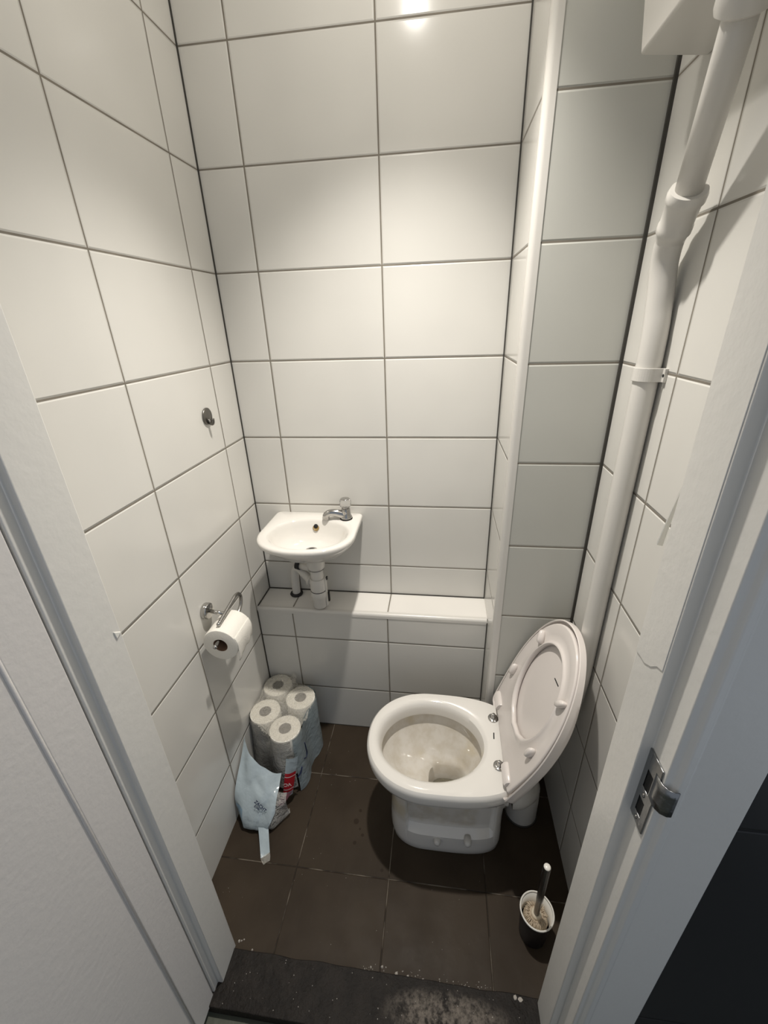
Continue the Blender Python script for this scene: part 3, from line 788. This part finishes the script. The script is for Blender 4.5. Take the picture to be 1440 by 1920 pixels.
# printed red panel on the fold of the torn film, with its lettering
def red(u, v): # u left to right 0..1, v top to bottom 0..1
    x = .168 - .012 * v + (.036 - .004 * v) * u
    y = -.464 - .014 * v + .014 * u * u
    z = .150 - .085 * v + .005 * u - .004 * (u * u)
    return Vector((x, y - .003 * sin(PI * u), z))
fold = [[red(u / 8 * 1.0, -.75 + 2.0 * v / 24) + Vector((0, .0012, 0)) for u in range(9)] for v in range(25)]
B().loft(fold, False, False, closed=False).make('printed_fold', 'blue_film', pk)
redp = B().loft([[red(u / 8, v / 12) for u in range(9)] for v in range(13)], False, False, closed=False).make('red_panel', 'red', pk)
for v0 in (.16, .82):
    B().loft([[red(u / 8, v0 + dv) + Vector((0, -.0009, 0)) for u in range(9)] for dv in (0, .035)], False, False, closed=False).make('red_panel_line', 'white_ink', redp)
B().loft([[red(.0 - .30 * t + (1.0 - .1 * t) * u / 8, 1.05 + .50 * t) + Vector((-.012 * t, -.012 * t, 0)) for u in range(9)] for t in (0, .2, .4, .6, .8, 1)], False, False, closed=False).make('faded_red_panel', 'pale_red', pk)
def text(s, name, mat, parent, size, origin, ux, uy, off=.0006):
    cu = bpy.data.curves.new(name, 'FONT'); cu.body = s; cu.size = size; cu.align_x = 'CENTER'; cu.align_y = 'CENTER'; cu.extrude = .0001; cu.offset = size * .022
    tmp = bpy.data.objects.new('tmp', cu); COL.objects.link(tmp); bpy.context.view_layer.update()
    me = bpy.data.meshes.new_from_object(tmp.evaluated_get(bpy.context.evaluated_depsgraph_get())); bpy.data.objects.remove(tmp)
    me.materials.clear(); me.materials.append(M[mat])
    o = bpy.data.objects.new(name, me); COL.objects.link(o)
    ux = Vector(ux).normalized(); uy = Vector(uy); uy = (uy - ux * uy.dot(ux)).normalized(); uz = ux.cross(uy)
    mw = Matrix((ux, uy, uz)).transposed().to_4x4(); mw.translation = Vector(origin) + uz * off
    o.parent = parent; o.matrix_parent_inverse = parent.matrix_world.inverted(); o.matrix_world = mw
    return o
bpy.context.view_layer.update()
ru = red(.6, .5) - red(.2, .5); rv = red(.4, .6) - red(.4, .4)
text('VC', 'lettering', 'white_ink', redp, .0195, red(.40, .5), -ru, rv, .005)
# navy lettering on the torn flap and brush strokes of print on the pack side
su, sv_ = .52, .46
c = sack(su, sv_); du = sack(su + .06, sv_) - sack(su - .06, sv_); dv = sack(su, sv_ + .06) - sack(su, sv_ - .06)
dd = (du.normalized() * .8 + dv.normalized() * .6); up_ = (-dv.normalized() * .8 + du.normalized() * .6)
text('ZACHT', 'lettering', 'navy', pk, .0150, c, dd, up_, .009)
text('& DIK', 'lettering', 'navy', pk, .0085, c - up_ * .0115 - dd * .006, dd, up_, .009)
def stroke(pts, r, name='print_stroke'):
    B().tube(smooth_path(pts, 6), r, 8).make(name, 'navy', pk)
stroke([(.2165, -.372, .195), (.2175, -.369, .165), (.2180, -.368, .135), (.2160, -.377, .122), (.2160, -.386, .130), (.2150, -.394, .138)], .0018)
stroke([(.2110, -.412, .118), (.2070, -.423, .100), (.1980, -.433, .088)], .0022)

# ------------------------------------------------------------------ toilet brush in its cup
bx, by = .9725, -.7395
cup = thing('brush_cup', 'black round brush cup with pale rim on the floor', 'brush holder', (bx, by, 0))
B().lathe((bx, by, 0), [(.034, 0), (.036, .004), (.0425, .118), (.0410, .119), (.0345, .010), (0, .008)], n=44, cap1=False).make('cup', 'cup', cup, auto=50)
B().ring((bx, by, .119), .0430, .0022, m=10, sc=1.3).make('rim', 'cup_rim', cup)
B().lathe((bx, by, .060), [(.0372, 0), (.0405, .0565), (.0412, .0565), (.0380, 0)], n=44, cap0=False, cap1=False).make('liner', 'cup_rim', cup)
M['handle'] = plain('dark_handle_metal', (.16, .155, .15, 1), .25, 1.)
bru = thing('toilet_brush', 'toilet brush with slim metal handle standing in the black cup', 'brush', (bx, by, .02))
bs = []
for i, (r, h) in enumerate(((.018, .014), (.028, .022), (.0305, .050), (.0315, .082), (.029, .094), (.022, .100), (.012, .101))):
    bs.append([(bx + r * (1 + .10 * noise.noise(Vector((cos(t) * 5, sin(t) * 5, h * 60)))) * cos(t), by + r * (1 + .10 * noise.noise(Vector((cos(t) * 5, sin(t) * 5, h * 60)))) * sin(t), h + .006 * noise.noise(Vector((cos(t) * 7, sin(t) * 7, i)))) for t in [2 * PI * k / 56 for k in range(56)]])
head = B().loft(bs).make('bristles', 'limescale', bru)
tuft = B()
for k in range(46):
    a = 2 * PI * k / 46 + random.uniform(-.05, .05); ra = random.uniform(.016, .020); rb = random.uniform(.029, .0335)
    tuft.tube([(bx + ra * cos(a), by + ra * sin(a), .099), (bx + .5 * (ra + rb) * cos(a), by + .5 * (ra + rb) * sin(a), .105), (bx + rb * cos(a), by + rb * sin(a), .098)], [.0012, .0016, .0009], 6)
tuft.make('bristle_tufts', 'limescale', bru)
B().lathe((bx, by, .092), [(.0135, 0), (.0140, .012), (.0125, .017), (.0085, .019)], n=28).make('collar', 'collar', bru)
hb = Vector((bx, by, .10)); ht = Vector((.9635, -.7600, .372))
hv = ht - hb
B().tube([hb, hb + hv * .30, hb + hv * .33, hb + hv * .36, ht - hv * .01, ht], [.0080, .0078, .0088, .0090, .0090, .0078], 24).make('handle', 'handle', bru, auto=50)
B().lathe(ht, [(.0084, -.003), (.0080, .0006), (.0055, .0022), (0, .0028)], hv.normalized(), 24).make('handle_cap', 'cup_rim', bru)

# ------------------------------------------------------------------ latch plate on the right jamb
sk = thing('strike_plate', 'worn steel latch strike plate on the right door jamb', 'strike plate', (.976, -.96, .99))
px = .9748
pl = B()
y0_, y1_ = -.9430, -.9800
zs0, zs1 = .918, 1.052
hs = [(.935, .965), (.985, 1.020)]      # two square openings
def pbox(ya, yb, za, zb): pl.box(px - .0012, px + .0010, ya, yb, za, zb)
yh0, yh1 = -.9530, -.9690
pbox(yh0, y0_, zs0, zs1)
pbox(y1_, yh1, zs0, zs1)
for za, zb in ((zs0, hs[0][0]), (hs[0][1], hs[1][0]), (hs[1][1], zs1)): pbox(yh1, yh0, za, zb)
plate = pl.make('plate', 'steel', sk, smooth=False, bevel=.0006)
for za, zb in hs: B().box(px + .0002, px + .0009, yh1, yh0, za, zb).make('latch_hole', 'hole', sk, smooth=False)
lip = []
for z in (.988, 1.000, 1.012, 1.024, 1.036):
    lip.append([(px - .0014, -.9700, z), (px - .0020, -.9780, z), (px - .0012, -.9860, z), (px + .0030, -.9925, z), (px + .0100, -.9960, z), (px + .0160, -.9958, z)])
lo = B().loft(lip, False, False, closed=False).make('lip', 'steel', sk)
sm = lo.modifiers.new('thick', 'SOLIDIFY'); sm.thickness = .0016
for z in (.927, .975): B().lathe((px - .0012, -.9610, z), [(.0034, 0), (.003, .0010), (0, .0012)], (-1, 0, 0), 16).make('screw', 'chrome_worn', sk)

# peeled paint on the right jamb
pp = [(-.8770, 1.162), (-.8800, 1.158), (-.8900, 1.160), (-.9030, 1.160), (-.9180, 1.168), (-.9300, 1.180), (-.9420, 1.184), (-.9420, 1.75), (-.8770, 1.75)]
k_ = B().prism(pp, .9590, .9602, 'x').make('trim_paint_layer', 'paint', smooth=False, bevel=.0005); struct(k_)
q = B().loft([[(.9615, -.8750, 1.402), (.9640, -.8742, 1.400)], [(.9606, -.8660, 1.360), (.9660, -.8640, 1.356)], [(.9600, -.8580, 1.316), (.9690, -.8540, 1.312)]], False, False, closed=False)  # pale sliver painting the lit chamfer of the peeling jamb edge
q = q.make('lit_chamfer_sliver', 'chip_lit_edge', smooth=False); sm = q.modifiers.new('t', 'SOLIDIFY'); sm.thickness = .0015
q.name = 'trim_lit_chamfer'; struct(q)
r_ = B().tube(smooth_path([(1.0985, -.4290, .80), (1.0980, -.4300, .845), (1.0988, -.4310, .885)], 5), [.002, .003, .004, .005, .005, .0055, .005, .004, .003, .002, .001], 10).make('rust_stain', 'rust')
tag(r_, 'brown rusty crust where the flush pipe meets right wall', 'stain')

# crumbs of plaster and dust along the sill
cb = B()
def crumb(x, y, r, z=0.):
    k = random.uniform(.5, 1)
    vs = [(x + r * random.uniform(.6, 1.2) * cos(a), y + r * random.uniform(.6, 1.2) * sin(a), z) for a in [2 * PI * i / 6 for i in range(6)]]
    n = len(vs); vs += [(x + (v[0] - x) * .5, y + (v[1] - y) * .5, z + r * k) for v in vs]
    cb.add(vs, [(i, (i + 1) % n, n + (i + 1) % n, n + i) for i in range(n)] + [tuple(range(n, 2 * n))])
for x, y, r in ((.150, -.853, .004), (.157, -.851, .003), (.163, -.848, .0022), (.195, -.866, .003), (.78, -.872, .005), (.79, -.871, .004), (.86, -.874, .006), (.905, -.876, .0095), (.918, -.878, .011), (.930, -.880, .006), (.53, -.862, .003), (.56, -.858, .004), (.60, -.866, .005), (.63, -.869, .005), (.67, -.871, .006)):
    crumb(x, y, r, .0)
for i in range(60):
    crumb(random.uniform(.46, .86), -.866 + random.gauss(0, .005), random.uniform(.0006, .0020), .0)
for i in range(60):
    crumb(random.uniform(.15, .93), random.uniform(-.975, -.875), random.uniform(.0006, .0016), .006)
for i in range(60):
    x, y = random.uniform(.03, .95), random.uniform(-.86, -.2)
    if (x > .50 and y > -.62) or (x < .26 and y > -.70) or (x > .90 and y > -.83): continue
    crumb(x, y, random.uniform(.0005, .0012), .0)
cr = cb.make('crumbs', 'crumb', smooth=False)
cr['kind'] = 'stuff'; tag(cr, 'pale plaster crumbs and dust scattered on floor and sill', 'debris')

# ------------------------------------------------------------------ light
w = bpy.data.worlds.new('hall_daylight'); SC.world = w; w.use_nodes = True
w.node_tree.nodes['Background'].inputs[0].default_value = (.80, .88, 1.0, 1)
w.node_tree.nodes['Background'].inputs[1].default_value = .36
L = bpy.data.lights.new('ceiling_spot', 'SPOT'); L.energy = 100; L.color = (1.0, .95, .88); L.shadow_soft_size = .026
L.spot_size = math.radians(91); L.spot_blend = 1.0
lo_ = bpy.data.objects.new('ceiling_spot', L); COL.objects.link(lo_); lo_.location = (.572, -.460, 2.465); lo_.rotation_euler = (0, math.radians(1.0), 0)
L2 = bpy.data.lights.new('lamp_spill', 'POINT'); L2.energy = 4.1; L2.color = (1.0, .95, .88); L2.shadow_soft_size = .026
l2 = bpy.data.objects.new('lamp_spill', L2); COL.objects.link(l2); l2.location = lo_.location

# ------------------------------------------------------------------ camera
cd = bpy.data.cameras.new('camera'); cam = bpy.data.objects.new('camera', cd); COL.objects.link(cam)
cam.location = (.67982, -1.37146, 1.58880); cam.rotation_euler = (1.1436, .0309, .1263)
cd.sensor_fit = 'HORIZONTAL'; cd.sensor_width = 36; cd.lens = 788.18 * 36 / 1440; cd.clip_start = .01; cd.clip_end = 50
SC.camera = cam
SC.view_settings.view_transform = 'Standard'; SC.view_settings.look = 'None'
SC.view_settings.gamma = 1; SC.view_settings.use_curve_mapping = False
SC.view_settings.exposure = 0.0
